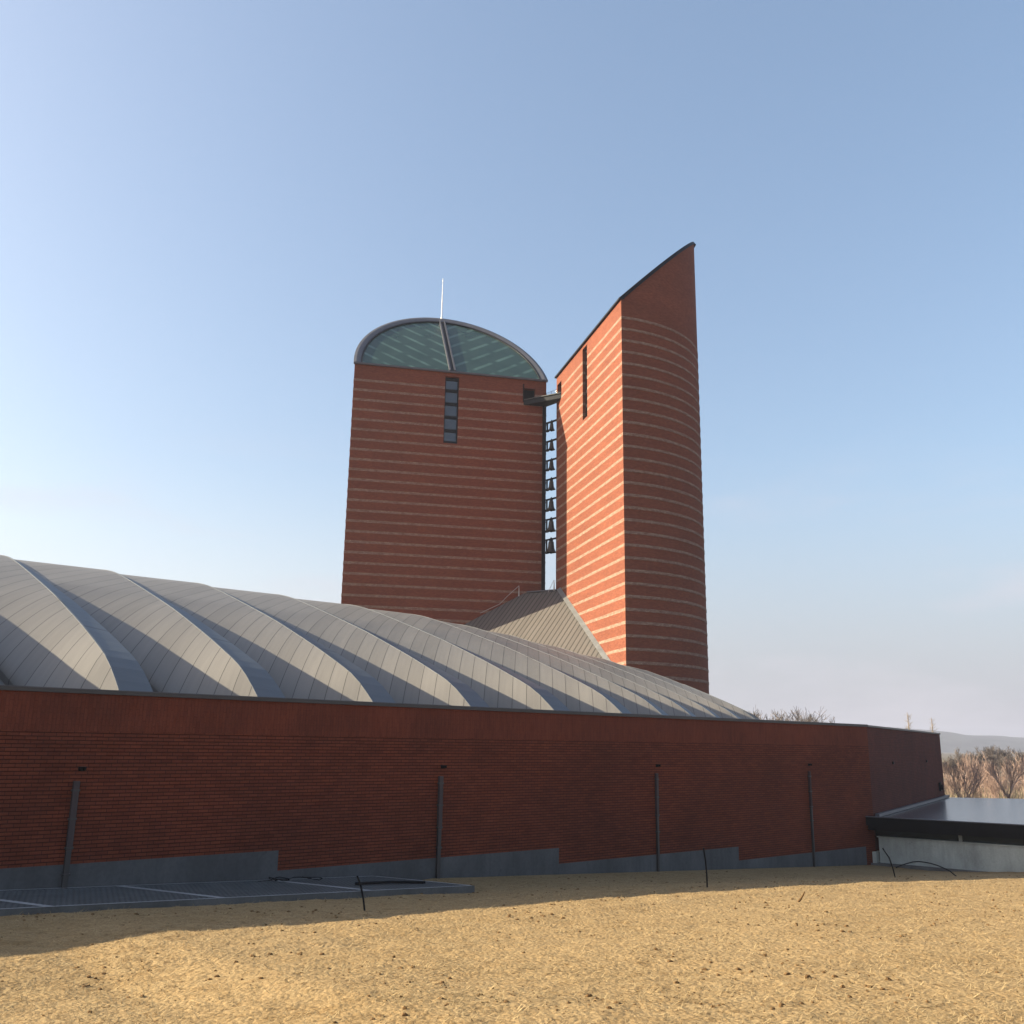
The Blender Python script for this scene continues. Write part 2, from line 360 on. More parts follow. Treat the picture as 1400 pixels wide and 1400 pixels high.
# ------------------------------------------------------------------ ground: one sheet to the horizon
KS = [-12, -1.3, 0, 2.3, 6, 8.7, 12.2, 18.5, 23.3, 40]; KV = [-.01, -.004, .02, .022, .037, .047, .054, .058, .052, .045]
def ground_z(x, y, rough=True):
    s, q = sq(x, y)
    base = -2.90 - 0.051*min(max(s, -12), 34)
    k = float(np.interp(s, KS, KV))*1.63
    z = base + k*min(max(q-2.3, 0), 5.6) + 0.055*min(max(q-8.5, 0), 16)
    if s < 9.6 and -0.1 < q < 3.0: z -= 0.10*min(1, max(0, (9.6-s)/1.0))*min(1, max(0, (3.0-q)/0.5))
    dist = math.hypot(x, y)
    if rough and dist < 75:
        p = V((x, y, 0))
        n1 = noise.noise(p*0.55)*0.022 + noise.noise(p*1.7)*0.018 + noise.noise(p*5.1)*0.014 + noise.noise(p*13)*0.012
        z += n1*min(1.0, max(0.15, q*0.5)) if q < 2 else n1
    far = min(1.0, max(0.0, (dist-45)/40))
    zf = -5.0 + (noise.noise(V((x, y, 3))*0.02)*0.5)
    return z*(1-far)+zf*far
def axis(lo, hi, step, far, k=1.22):
    a = list(np.arange(lo, hi+1e-6, step)); d = step; x = a[-1]
    while x < far: d *= k; x += d; a.append(x)
    d = step; x = a[0]; b = []
    while x > -far: d *= k; x -= d; b.append(x)
    return b[::-1]+a
gx = axis(-12, 21, 0.07, 2300, 1.25); gy = axis(7.0, 31, 0.07, 2300, 1.25)
g = MB(); g.grid([[(x, y, ground_z(x, y)) for x in gx] for y in gy])
gr = g.build('ground', M['sand'], smooth=True); tag(gr, kind='structure')

# ------------------------------------------------------------------ the long church hall: wall, plinth, coping, scalloped roof
hall = thing('church_hall', 'long low red brick hall with a scalloped grey metal roof behind its wall', 'building', wp(10, -0.3, -4))
S0 = -26.0
steps = [(S0, -12.2, -1.64), (-12.2, -3.6, -2.05), (-3.6, 5.22, -2.46), (5.22, 14.08, -2.90), (14.08, 22.57, -3.33), (22.57, 30.9, -3.78), (30.9, CORNER, -4.6)]
b = MB()
for a, c, z in steps:
    b.face([wp(a, 0, z), wp(c, 0, z), wp(c, 0, 0.115), wp(a, 0, 0.115)], [(a, z), (c, z), (c, 0.115), (a, 0.115)])
b.face([wp(S0, -.5, -4), wp(CORNER, -.5, -4), wp(CORNER, -.5, .865), wp(S0, -.5, .865)])
b.build('brick_wall', M['wall_brick'], hall)
b = MB()
b.face([wp(S0, 0, .115), wp(CORNER, 0, .115), wp(CORNER, 0, .865), wp(S0, 0, .865)], [(0.115, S0), (0.115, CORNER), (.865, CORNER), (.865, S0)])
b.build('soldier_course', M['soldier_brick'], hall)
b = MB()
for a, c, z in steps[:-1]:
    zz = -2.9-.051*max(a, -12)-1.3
    cen = wp((a+c)/2, -0.2, (z+zz)/2)
    b.box(cen, W*((c-a)/2), N*0.202, V((0, 0, (z-zz)/2)))
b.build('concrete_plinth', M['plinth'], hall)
b = MB()   # right-hand wing wall, turned back
P0, P1 = C2, END
b.face([P0+V((0, 0, -5.2)), P1+V((0, 0, -5.2)), P1+V((0, 0, .865)), P0+V((0, 0, .865))], [(0, -5.2), (L2, -5.2), (L2, .865), (0, .865)])
b.face([P1+V((0, 0, -5.2)), P1-N2*9+V((0, 0, -5.2)), P1-N2*9+V((0, 0, .865)), P1+V((0, 0, .865))], [(0, -5.2), (9, -5.2), (9, .865), (0, .865)])
b.build('wing_wall', M['end_brick'], hall)
b = MB()
def bar(p, q, w, z0, z1, nrm, out):
    p = V(p); q = V(q); c = (p+q)/2+nrm*(out-w/2); c.z = (z0+z1)/2
    b.box(c, (q-p)/2, nrm*(w/2), V((0, 0, (z1-z0)/2)))
bar(wp(S0, 0), wp(CORNER+.02, 0), 0.60, .868, .945, N, .045)
bar(C2+W2*0.06, END+W2*.05, 0.60, .868, .943, N2, .045)
bar(END-N2*0.6, END-N2*9, 0.6, .868, .943, W2, .045)
b.build('coping', M['coping'], hall)
b = MB()
bar(wp(S0, 0), wp(CORNER, 0), 0.05, .947, .962, N, .04)
b.build('coping_edge', M['frame_metal'], hall)
b = MB(); b.prism([wp(S0, -.5)[:2], wp(CORNER, -.5)[:2], (END-N2*.6)[:2], (END-N2*9)[:2], wp(44, -26)[:2], wp(S0, -26)[:2]], .45, .55)
b.build('flat_roof', M['coping'], hall)

# roof profile measured up from the eave, plan of the eave curving in towards the apse end
PD = [-.9, 0, .5, .85, 1.2, 2.4, 3.2, 4.5, 5.8, 7.2, 8.6, 10, 11.2, 12.3, 13.3, 14.3]
PZ = [.12, .86, 1.26, 1.53, 1.74, 2.25, 2.58, 3.08, 3.57, 4.04, 4.50, 4.95, 5.30, 5.53, 5.62, 5.60]
def prof_z(d): return sum(float(np.interp(d+o, PD, PZ)) for o in (-.4, -.2, 0, .2, .4))/5
ES = [-40, 16.0, 17.2, 20.4, 23.6, 26.8, 32.6, 36.9, 40.4, 42.2]; EV = [0, 0, .1, 1.1, 2.3, 3.5, 5.6, 8.0, 11.2, 13.25]
def eave(s): 
    return sum(float(np.interp(s+o, ES, EV)) for o in (-1, -.5, 0, .5, 1))/5
BAY = 3.185; HALF = 13.3
def surf(s, v, drop=0.0):
    """v metres inward from the wall face; returns a point of the roof"""
    d = v-eave(s)
    if d > HALF-eave(s): d = max(0, 2*HALF-v-eave(s))
    z = prof_z(d)*(1-.0035*(min(max(s, 0), 20)-4.45))
    return wp(s, -v, z-drop), d
def tilt_(d): t = max(0.0, 1-d/12.8); return bandw(d)*(.34-.31*t)+.02
def amp(d): return tilt_(d)+1.28*max(0.0, 1-d/8.0)**1.02
def bandw(d): t = max(0.0, 1-d/12.8); return 0.14+0.62*t**0.9
def gutw(d): return 1.25*max(0.0, 1-d/5.8)
NV = 64
for k in range(-6, 13):
    s0 = 1.30+BAY*k; s1 = s0+BAY
    if s1 > 42: break
    e0 = eave((s0+s1)/2)
    ex = min(.7, max(0, e0)); vs = [max(e0, .0)-ex + (2*HALF-2*e0+2*ex)*(i/NV) for i in range(NV+1)]
    sh = MB(); st = MB(); fl = MB()
    rows = []; uvs = []; srow = []; suv = []; frow = []
    for v in vs:
        d = min(v-e0, 2*HALF-v-e0); a = amp(d); bw = bandw(d); gw = gutw(d)
        tilt = tilt_(d)
        # strip: crest -> slightly falling band ; riser down to the gutter ; gutter ; shell rising to the next crest
        srow.append([surf(s0, v)[0], surf(s0+bw, v, tilt)[0]]); suv.append([(v, 0), (v, bw)])
        r = [surf(s0+bw, v, tilt)[0]]; uu = [(999., 0)]
        r[0] = r[0]+V((0, 0, -0.002)); uu[0] = (s0+bw-0.9*v+.2, v)
        def add(s, dr): r.append(surf(s, v, dr)[0]); uu.append((s-0.9*v, v))
        add(s0+bw+.04, a+.22*min(1, gw/.3))
        if gw > 0.02: add(s0+bw+.04+gw, a+.16*min(1, gw/.3)); add(s0+bw+.06+gw, a)
        else: add(s0+bw+.05, a); add(s0+bw+.06, a)
        sb = s0+bw+.06+gw
        for j in range(1, 9):
            u = j/8; add(sb+(s1-.012-sb)*u, a*(1-u)**1.08)
        rows.append(r); uvs.append(uu)
        frow.append([surf(s0-.012, v, 0.0)[0], surf(s0-.012, v, -0.008)[0], surf(s0+.035, v, -0.008)[0], surf(s0+.035, v, 0.016)[0]])
    sh.grid(rows, uvs); shell = sh.build('roof_shell', M['zinc'], hall, smooth=True)
    nq = len(rows[0])-1
    shell.data.polygons.foreach_set('use_smooth', [(i % nq) >= 3 for i in range(len(shell.data.polygons))])
    # keep the fold at the riser sharp
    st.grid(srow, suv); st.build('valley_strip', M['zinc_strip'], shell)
    fl.grid(frow); fl.build('ridge_flashing', M['zinc_strip'], shell)

# downpipes and scuppers of the wall
for s in (-17.7, -8.55, 0.6, 9.75, 18.34, 27.1):
    zb = -2.9-.051*s-.15
    hw = .058 if s < 15 else .046
    d = MB(); d.box(wp(s, .045, (-.87-2.2)/2), W*hw, N*.04, V((0, 0, (2.2-.87)/2)))
    pl = d.build('downpipe', M['pipe' if s < 20 else 'pipe_dark'], hall)
    d = MB(); d.box(wp(s, .041, (-2.203+zb)/2), W*(hw-.008), N*.034, V((0, 0, (-2.203-zb)/2))); d.build('pipe_shoe', M['coping'], pl)
    for zc in (-1.05, -1.6, -2.15, -2.65):
        k = MB(); k.box(wp(s, .046, zc), W*(hw+.018), N*.046, V((0, 0, .018))); k.build('pipe_clip', M['coping'], pl)
    c = MB(); c.box(wp(s+.08, .05, -.60), W*.07, N*.05, V((0, 0, .012))); c.box(wp(s+.08, .012, -.645), W*.055, N*.012, V((0, 0, .033)))
    c.box(wp(s+.135, .05, -.635), W*.008, N*.05, V((0, 0, .023))); c.box(wp(s+.025, .05, -.635), W*.008, N*.05, V((0, 0, .023)))
    c.build('scupper', M['black_plastic'], hall)
for t in (5.0, 14.6):
    c = MB(); c.box(C2+W2*t+N2*.03+V((0, 0, -.62)), W2*.07, N2*.03, V((0, 0, .06))); c.build('scupper', M['black_plastic'], hall)
c = MB(); p = C2+W2*(L2-2.0)+V((0, 0, -2.05))
c.box(p+N2*.06, W2*.16, N2*.06, V((0, 0, .22))); c.box(p+N2*.16+V((0, 0, -.02)), W2*.05, N2*.05, V((0, 0, .14))); c.box(p+W2*.42+N2*.03, W2*.05, N2*.03, V((0, 0, .26)))
c.build('wall_lamp', M['dark_metal'], hall)

# ------------------------------------------------------------------ the two bell towers: half-round plans, flat faces at right angles
def flat_wall(mb, p0, d, nrm, u0, u1, z0, z1, holes, depth, uoff=0.0):
    us = sorted({u0, u1, *[h[0] for h in holes], *[h[1] for h in holes]}); zs = sorted({z0, z1, *[h[2] for h in holes], *[h[3] for h in holes]})
    pt = lambda u, z, q=0.0: p0+d*u+nrm*q+V((0, 0, z))
    for i in range(len(us)-1):
        for j in range(len(zs)-1):
            um, zm = (us[i]+us[i+1])/2, (zs[j]+zs[j+1])/2
            if any(h[0] < um < h[1] and h[2] < zm < h[3] for h in holes): continue
            q = [(us[i], zs[j]), (us[i+1], zs[j]), (us[i+1], zs[j+1]), (us[i], zs[j+1])]
            mb.face([pt(*x) for x in q], [(x[0]+uoff, x[1]) for x in q])
    for a, c, e, f in holes:
        for (ua, za), (ub, zb) in (((a, e), (a, f)), ((c, f), (c, e)), ((a, f), (c, f)), ((c, e), (a, e))):
            mb.face([pt(ua, za), pt(ub, zb), pt(ub, zb, -depth), pt(ua, za, -depth)], [(ua, za), (ub, zb), (ub+depth, zb), (ua+depth, za)])
HT = 29.72; ZB = -6.0; RISE = 8.5
def tower(root, corner, d, length, nrm, bulge, holes, win, deep=.45, rimh=.20, rimmat='frame_metal'):
    """corner: end of the flat face at the gap; d along the face away from the gap; nrm out of the face; bulge: depth of the half-round body"""
    c = corner+d*(length/2); r = length/2
    body = MB()
    flat_wall(body, V((corner.x, corner.y, 0)), d, nrm, 0, length, ZB, HT, holes, deep)
    T = [math.pi*(-.5+i/64) for i in range(65)]
    def ring(off): return [(c+d*(math.sin(t)*(r+off))-nrm*(math.cos(t)*bulge+off*math.cos(t))) for t in T]
    arc = [0.0]; R0 = ring(0)
    for i in range(1, 65): arc.append(arc[-1]+(R0[i]-R0[i-1]).length)
    rows = []; uv = []
    def row(z, off):
        rr = ring(off); rows.append([V((p.x, p.y, z)) for p in rr]); uv.append([(a+50, z) for a in arc])
    row(ZB, 0)
    k = -8
    z = 8.36+.835*k
    while True:
        zc = 8.36+.835*k
        if zc > 28.9: break
        if zc-.09 > ZB: row(zc-.088, 0); row(zc-.083, .024); row(zc+.083, .024); row(zc+.088, 0)
        k += 1
    row(HT-.01, 0)
    rr = ring(0); rows.append([V((p.x, p.y, HT+RISE*max(0, math.cos(t)))) for p, t in zip(rr, T)]); uv.append([(a+50, HT+RISE*max(0, math.cos(t))) for a, t in zip(arc, T)])
    body.grid(rows, uv)
    sh = body.build('brick_shaft', M['tower_brick'], root)
    # sloping glazed roof
    up = V((0, 0, 1))
    slope = (-nrm*bulge+up*RISE).normalized(); pn = slope.cross(d); pn = pn if pn.z > 0 else -pn
    ctop = V((c.x, c.y, HT))
    def rp(t, k, h=0.0): 
        p = ctop+d*(math.sin(t)*r*k)+(-nrm*bulge+up*RISE)*(math.cos(t)*k)+pn*h; return p
    SL = math.hypot(bulge, RISE)
    gl = MB(); pts = [rp(t, .955, .10) for t in T]
    ruv = [(math.sin(t)*r*.955, math.cos(t)*SL*.955) for t in T]
    for half in (0, 1):
        idx = range(0, 33) if half == 0 else range(32, 65)
        pp = [ctop+pn*.10]+[pts[i] for i in idx]; uu = [(0, 0)]+[ruv[i] for i in idx]
        gl.face(pp, uu)
    gl.face([ctop+pn*.0]+[rp(t, .955, .0) for t in T], None)
    glo = gl.build('glass_roof', M['roof_glass'], root)
    rim = MB()
    prof = [(1.012, -.5*rimh), (1.012, rimh), (.985, rimh+.04), (.955, rimh), (.94, .16), (.94, -.05)]
    rim.grid([[rp(t, kk, hh) for (kk, hh) in prof] for t in T])
    rim.build('roof_rim', M[rimmat], glo, smooth=False)
    inn = MB(); prof = [(.939, .2), (.925, .2), (.925, -.02)]
    inn.grid([[rp(t, kk, hh) for (kk, hh) in prof] for t in T]); inn.build('rim_gasket', M['dark_metal'], glo)
    be = MB(); m = ctop+nrm*.02+slope*.1+up*.10
    be.box(ctop+nrm*.06+up*.38*rimh, d*(r*1.012), nrm*.10, up*.38*rimh)
    be.box(ctop-nrm*.14+up*(.72*rimh-.01), d*(r*1.0), nrm*.10, up*.06)
    be.build('eaves_beam', M[rimmat], glo)
    mu = MB()
    for o in (-.21, .21):
        mu.box(ctop+slope*(SL*.49)+d*o+pn*.17, d*.065, slope*(SL*.475), pn*.06)
    mu.box(ctop+slope*(SL*.49)+pn*.12, d*.13, slope*(SL*.475), pn*.03, 1)
    mu.build('mullion', [M['frame_metal'], M['dark_metal']], glo)
    # tall slot window in the middle of the flat face
    a, e, z0, z1 = win
    p = lambda u, z, q=0.0: V((corner.x, corner.y, 0))+d*u+nrm*q+up*z
    wf = MB(); fw = .09
    wf.box(p((a+e)/2, (z0+z1)/2, -.40), d*((e-a)/2), nrm*.03, up*((z1-z0)/2))
    for u in (a+fw/2, e-fw/2): wf.box(p(u, (z0+z1)/2, -.30), d*(fw/2), nrm*.07, up*((z1-z0)/2-.002))
    hz = (z1-z0)
    nb = 5; ph = hz/nb
    for i in range(nb+1):
        zc = min(max(z0+i*ph, z0+.13), z1-.14); wf.box(p((a+e)/2, zc, -.305), d*((e-a)/2-fw-.002), nrm*.06, up*.125)
    wfo = wf.build('slot_window', M['dark_metal'], root)
    for i in range(nb):
        pn_ = MB(); pn_.box(p((a+e)/2, z0+(i+.5)*ph, -.34), d*((e-a)/2-fw-.003), nrm*.012, up*(ph/2-.13)); pn_.build('window_pane', M['window_glass'], wfo)
    return sh

LC = V((2.745, 75.562, 0)); LD = V((-0.97789, -0.20912, 0)); LN = V((0.20912, -0.97789, 0))
RC = V((3.566, 74.643, 0)); RD = V((0.24518, -0.96948, 0)); RN = V((-0.96948, -0.24518, 0))
UP = V((0, 0, 1))
lt = thing('bell_tower', 'left half-round brick tower with pale bands and a domed green glass roof', 'tower', LC+LD*8-LN*4+UP*ZB, 'twin brick bell towers')
tower(lt, LC, LD, 16.04, LN, 8.4, [(7.44, 8.60, 23.64, 29.42), (.95, 1.95, 27.93, 29.0)], (7.44, 8.60, 23.64, 29.42))
rt = thing('bell_tower', 'right taller-looking brick tower with one sunlit orange face and a pointed sloping top', 'tower', RC+RD*7.5-RN*4+UP*ZB, 'twin brick bell towers')
tower(rt, RC, RD, 15.12, RN, 8.5, [(6.80, 7.86, 23.72, 29.45), (.25, 1.35, 27.75, 29.0)], (6.80, 7.86, 23.72, 29.45), .55, .16, 'dark_metal')
def at_l(a, z, q=0.0): return LC+LD*a+LN*q+UP*z
def at_r(a, z, q=0.0): return RC+RD*a+RN*q+UP*z
b = MB(); b.box(at_l(1.45, 28.46, -.43), LD*.5, LN*.01, UP*.53); b.box(at_l(1.98, 28.55, .06), LD*.035, LN*.06, UP*.78); b.build('door_opening', M['dark_room'], lt)  # near-black panel paints the unlit depth of the opening; jamb beside it
b = MB(); b.box(at_r(.8, 28.37, -.53), RD*.55, RN*.01, UP*.62); b.build('door_opening', M['dark_room'], rt)  # opening's darkness put into the panel colour here too
b = MB(); b.box(at_l(.17, 18.7, .05), LD*.15, LN*.05, UP*8.9); b.build('dark_edge_strip', M['dark_metal'], lt)  # dark upright strip along the tower's edge at the gap
apex = LC+LD*8.02-LN*8.35
b = MB(); b.tube([apex+UP*(HT+8.3), apex+UP*(HT+10.6), apex+UP*42.55], [.07, .045, .02], 8); b.tube([apex+UP*(HT+8.2), apex+UP*(HT+8.75)], .14, 8); b.tube([apex+UP*42.2, apex+UP*42.35], .05, 6)
b.build('lightning_rod', M['white_pole'], lt)

# foot bridge between the towers
fb = thing('foot_bridge', 'dark wedge-shaped foot bridge high between the two brick towers', 'bridge', (LC+RC)/2+UP*27.6)
b = MB(); poly = [at_l(1.95, 0, .01), at_l(.0, 0, .01)+LN*.0, at_r(.0, 0, .01), at_r(1.32, 0, .01)]
b.prism([p[:2] for p in poly], 27.50, 27.90); b.build('deck', M['dark_metal'], fb)
A = at_l(1.95, 0, .02); B = at_r(1.32, 0, .02); e = (B-A).normalized(); en = V((e.y, -e.x, 0))
b = MB(); b.box((A+B)/2+UP*27.93+en*.03, (B-A)/2, en*.05, UP*.03); b.build('deck_edge', M['coping'], fb)
b = MB()
for zz in (28.35, 28.72): b.tube([at_l(.03, zz, -.03), at_r(.02, zz, -.02)], .014, 5)
for k in (0.05, .5, .95): 
    p = at_l(.03, 0, -.03)*(1-k)+at_r(.02, 0, -.02)*k; b.tube([p+UP*27.9, p+UP*28.75], .016, 5)
b.build('handrail', M['frame_metal'], fb)
b = MB(); b.box((at_l(.03, 28.33, -.06)+at_r(.02, 28.33, -.05))/2, (at_r(.02, 0, -.05)-at_l(.03, 0, -.06))*.49, V((.006, .005, 0)), UP*.36); b.build('glass_panel', M['rail_glass'], fb)

# seven bells hung in the gap, growing towards the bottom
mid = (LC+RC)/2; gd = (RC-LC).normalized(); gn = V((gd.y, -gd.x, 0))
names = ['smallest bronze bell, topmost of the seven in the gap between the towers', 'second bronze bell from the top in the gap between the towers', 'third bronze bell from the top in the gap between the towers', 'middle bronze bell, fourth of the seven in the gap between the towers', 'third bronze bell from the bottom in the gap between the towers', 'second lowest bronze bell in the gap between the towers', 'largest bronze bell, lowest of the seven in the gap between the towers']
for i, (zb, dia) in enumerate(zip((26.05, 24.40, 22.74, 21.10, 19.41, 17.73, 16.05), (.54, .58, .62, .67, .72, .78, .86))):
    p = mid-gn*.05+UP*zb
    t = thing('bell', names[i], 'bell', p, 'bells hung in a column between the towers')
    r = dia/2; h = dia*1.08
    m = MB(); prof = [(0.02, 0), (.42, -.02), (.50, -.08), (.53, -.2), (.58, -.45), (.66, -.68), (.80, -.86), (1.0, -.97), (1.02, -1.0), (.93, -1.0), (.75, -.85), (.5, -.4), (.02, -.3)]
    m.lathe([(a*r, -.16+c*h) for a, c in prof], p, 20); m.build('bell_body', M['bronze'], t, smooth=True)
    m = MB(); m.box(p+UP*.0, gd*.62, gn*.07, UP*.06); m.box(p-UP*.1, gd*(r*.38), gn*.06, UP*.06); m.tube([p+gd*(-r*.35), p+UP*.13, p+gd*(r*.35)], .045, 6)
    m.build('yoke', M['dark_metal'], t)
    m = MB(); m.tube([p-UP*(h+.05), p-UP*(h+.26)], [.05, .075], 8); m.tube([p-UP*.2, p-UP*(h+.1)], .02, 5); m.build('clapper', M['dark_metal'], t)
    m = MB(); hp = p-gd*.52; m.box(hp-UP*(h+.12)/2, gd*.05, gn*.05, UP*((h+.12)/2+.02)); m.box(hp-UP*(h+.12)+gd*.05, gd*.13, gn*.07, UP*.09); m.build('hammer', M['dark_metal'], t)

# link roof: a metal roof rising into the corner between the two towers
lk = thing('link_roof', 'ribbed grey metal roof rising into the corner between the towers, half in shadow', 'roof', (2.5, 70, 3))
def lz(p): return min(11.62, .428*p.x+.7134*p.y-42.45)
ZR = 11.62
fall = V((-.51447, -.85751, 0)); acr = V((.85751, -.51447, 0))
b = MB(); rows = []; uvs = []
for i in range(81):
    t = 17.0*i/80; A = LC+LD*t+LN*.01; B = RC+RD*t+RN*.01; rr = []; uu = []
    for j in range(21):
        p = A*(1-j/20)+B*(j/20); rr.append(V((p.x, p.y, lz(p)))); uu.append((p.dot(acr), p.dot(fall)))
    rows.append(rr); uvs.append(uu)
b.grid(rows, uvs)
b.build('metal_sheet', M['zinc_link'], lk, smooth=False)
# strip beside the right tower and ridge cap
b = MB()
for i in range(16):
    a0, a1 = 1.2+i*.75, 1.2+(i+1)*.75
    p, q = at_r(a0, 0), at_r(a1, 0); p = p+UP*lz(p); q = q+UP*lz(q)
    b.face([p+RN*.30+UP*.04, q+RN*.30+UP*.04, q+UP*.26+RN*.01, p+UP*.26+RN*.01])
b.build('side_flashing', M['flashing'], lk)
b = MB(); p = at_l(1.55, ZR+.06, .25); q = at_r(.95, ZR+.06, .15); b.tube([p, q], .09, 6); b.build('ridge_cap', M['frame_metal'], lk)
for lab, p, q in (('thin lightning conductor at the left end of the link roof ridge', at_l(2.2, ZR-.3, .25), at_l(5.3, 9.75, .3)), ('thin lightning conductor at the right end of the link roof ridge', at_r(1.0, ZR, .45), None)):
    t = MB(); t.tube([p, p+UP*.85], [.07, .02], 6)
    if q: 
        m = (p+q)/2-UP*.05; t.tube([p+UP*.85, p+(q-p)*.3+UP*.45, m+UP*.15, q+UP*.1], .022, 5)
    else: t.tube([p+UP*.85, p-fall*(-1.0)-UP*.3], .02, 5)
    tag(t.build('lightning_conductor', M['pale_metal']), lab, 'lightning rod')

# ------------------------------------------------------------------ low concrete annex with its dark canopy, right
ax = thing('annex', 'low concrete annex with a flat roof and black fascia against the brick wall end', 'building', wp(33, 3, -4.6))
def ap(s, q, z, k): return wp(s+k*q, q, z)
QX = 15.0
back = END+V((14, -1.0, 0))
b = MB()
poly = [ap(31.10, .05, 0, .25), ap(31.10, QX, 0, .25), back, END+N2*.05, C2+N2*.05+W2*.3]
b.prism([p[:2] for p in poly], -2.80, -2.70); b.build('flat_roof', M['annex_roof'], ax)
b = MB()
def fbar(s, q0, q1, k, z0, z1, th, m=0):
    p = ap(s, q0, 0, k); q = ap(s, q1, 0, k); d = (q-p); nn = V((-d.y, d.x, 0)).normalized(); c = (p+q)/2-nn*(-th/2)
    b.box(V((c.x, c.y, (z0+z1)/2)), d/2, nn*(th/2), UP*((z1-z0)/2), m)
fbar(31.03, -.02, QX, .25, -2.98, -2.67, .12); fbar(31.12, 0.02, QX, .25, -3.16, -2.985, .25)
b.build('fascia', M['black_plastic'], ax)
b = MB(); fbar(31.0, -.03, QX, .25, -2.665, -2.635, .16); b.build('fascia_trim', M['frame_metal'], ax)
b = MB(); p = C2+N2*.16; b.box((p+END+N2*.16)/2+V((0, 0, -2.62)), (END-C2)/2, N2*.08, UP*.06); b.build('upstand', M['frame_metal'], ax)
b = MB(); fbar(31.85, -.2, QX, .2, -3.42, -3.18, .1); b.build('clerestory', M['green_glass'], ax)
for q in (3.1, 6.4, 9.7):
    b = MB(); fbar(31.78, q-.06, q+.06, .2, -3.42, -3.165, .06); b.build('post', M['concrete'], ax)
b = MB(); fbar(31.62, .15, QX, .2, -5.2, -3.46, .4); fbar(31.58, .10, QX, .2, -3.458, -3.42, .48); fbar(31.35, -.4, .15, .2, -5.2, -4.0, .6)
b.build('concrete_wall', M['concrete'], ax)
b = MB(); fbar(31.2, -.6, QX, .2, -5.2, -4.42, .5); b.build('footing', M['curb'], ax)

# ------------------------------------------------------------------ steel grating over the light well at the wall foot
def gz(s): return -2.865-.042*s
gt = thing('floor_grating', 'dark steel grating in pale frames along the foot of the brick wall', 'grating', wp(3, 1.2, -3.1))
edges = [(-9.7, -6.55), (-6.4, -3.25), (-3.1, -.35)]
gq = 2.42
def skew(s, q): return s*1.0
cuts = [-10.6, -7.6, -4.6, -1.55, 1.62, 4.98, 7.75]      # frame bars at the wall; at the front they lie 1.2 m further along
def gp(i, q, z=None):
    s = i+1.25*q/gq*(1 if True else 0)
    return wp(s, q, (gz(s) if z is None else z))
b = MB()
for (qa, qb) in ((.04, .10), (gq-.07, gq)):
    p = gp(cuts[0], qa); q = gp(cuts[-1], qa); r_ = gp(cuts[-1], qb); t = gp(cuts[0], qb)
    b.face([p, q, r_, t]); 
for cidx, c in enumerate(cuts):
    w = .09 if cidx < len(cuts)-1 else .05
    b.face([gp(c-w, .10), gp(c+w, .10), gp(c+w, gq-.07), gp(c-w, gq-.07)])
p, q = gp(cuts[0], gq), gp(cuts[-1]+.05, gq)
b.build('frame', M['pale_metal'], gt)
b = MB(); 
p0, p1 = gp(cuts[0], gq+.002), gp(cuts[-1]+.05, gq+.002)
b.face([p0-UP*.45, p1-UP*.45, p1-UP*.004, p0-UP*.004])
b.face([p1-UP*.45, gp(cuts[-1]+.05, .02)-UP*.45, gp(cuts[-1]+.05, .02)-UP*.004, p1-UP*.004])
b.face([gp(cuts[0], .02)-UP*.30, gp(cuts[-1], .02)-UP*.30, gp(cuts[-1], gq)-UP*.30, gp(cuts[0], gq)-UP*.30], m=1)  # near-black sheet stands in for the shade down in the pit
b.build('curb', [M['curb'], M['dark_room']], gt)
for c0, c1 in zip(cuts[:-1], cuts[1:]):
    b = MB(); n = int((c1-c0-.18)/.10)
    for i in range(n+1):
        s = c0+.09+(c1-c0-.18)*i/n
        p, q = gp(s, .10)-UP*.02, gp(s, gq-.07)-UP*.02
        b.box((p+q)/2, (q-p)/2, W*.016, UP*.014)
    for j in range(1, 18):
        qq = .10+(gq-.17)*j/18; p, q = gp(c0+.09, qq)-UP*.017, gp(c1-.09, qq)-UP*.017
        b.box((p+q)/2, (q-p)/2, N*.020, UP*.010)
    b.build('grate_panel', M['grate_steel'], gt)

# ------------------------------------------------------------------ small things on the ground
def gpt(x, y, dz=0.0): return V((x, y, ground_z(x, y)+dz))
def rod(name, lab, cat, path, r, mat='black_plastic', group=None):
    b = MB(); b.tube(path, r, 7); return tag(b.build(name, M[mat], smooth=True), lab, cat, group)
p = gpt(-2.55, 18.5); rod('hose_stub', 'black hose stub leaning up out of the sand in front of the grating', 'hose', [p-UP*.1, p+V((-.05, 0, .2)), p+V((-.11, .02, .42)), p+V((-.19, .03, .60))], .018, group='black hose stubs in the sand')
p = gpt(4.84, 24.4); rod('hose_stub', 'upright black hose stub in the sand below the middle of the brick wall', 'hose', [p-UP*.1, p+V((0, 0, .3)), p+V((-.02, 0, .6)), p+V((-.06, 0, .90))], .020, group='black hose stubs in the sand')
p = gpt(12.07, 31.3); rod('hose_stub', 'bent black hose stub in the sand in front of the concrete annex', 'hose', [p-UP*.1, p+V((-.06, 0, .25)), p+V((-.16, 0, .58)), p+V((-.34, 0, .86))], .021, group='black hose stubs in the sand')
a = V((13.0, 31.9, 0)); 
pth = []
for t in [i/10 for i in range(11)]:
    x = 12.75+1.75*t; y = 33.0-.45*t; pth.append(gpt(x, y, .03+.42*math.sin(math.pi*(t*.8+.18))*(1 if t < .99 else .1)))
pth[-1] = gpt(14.55, 32.5, -.05)
rod('loose_hose', 'black hose arching over the sand at the foot of the annex wall', 'hose', pth, .018)
p, q = gp(5.6, 1.5), gp(7.2, 1.75)
rod('loose_pipe', 'short black pipe lying flat on the steel grating', 'pipe', [p+UP*.03, p*.5+q*.5+UP*.05, q+UP*.03], .032)
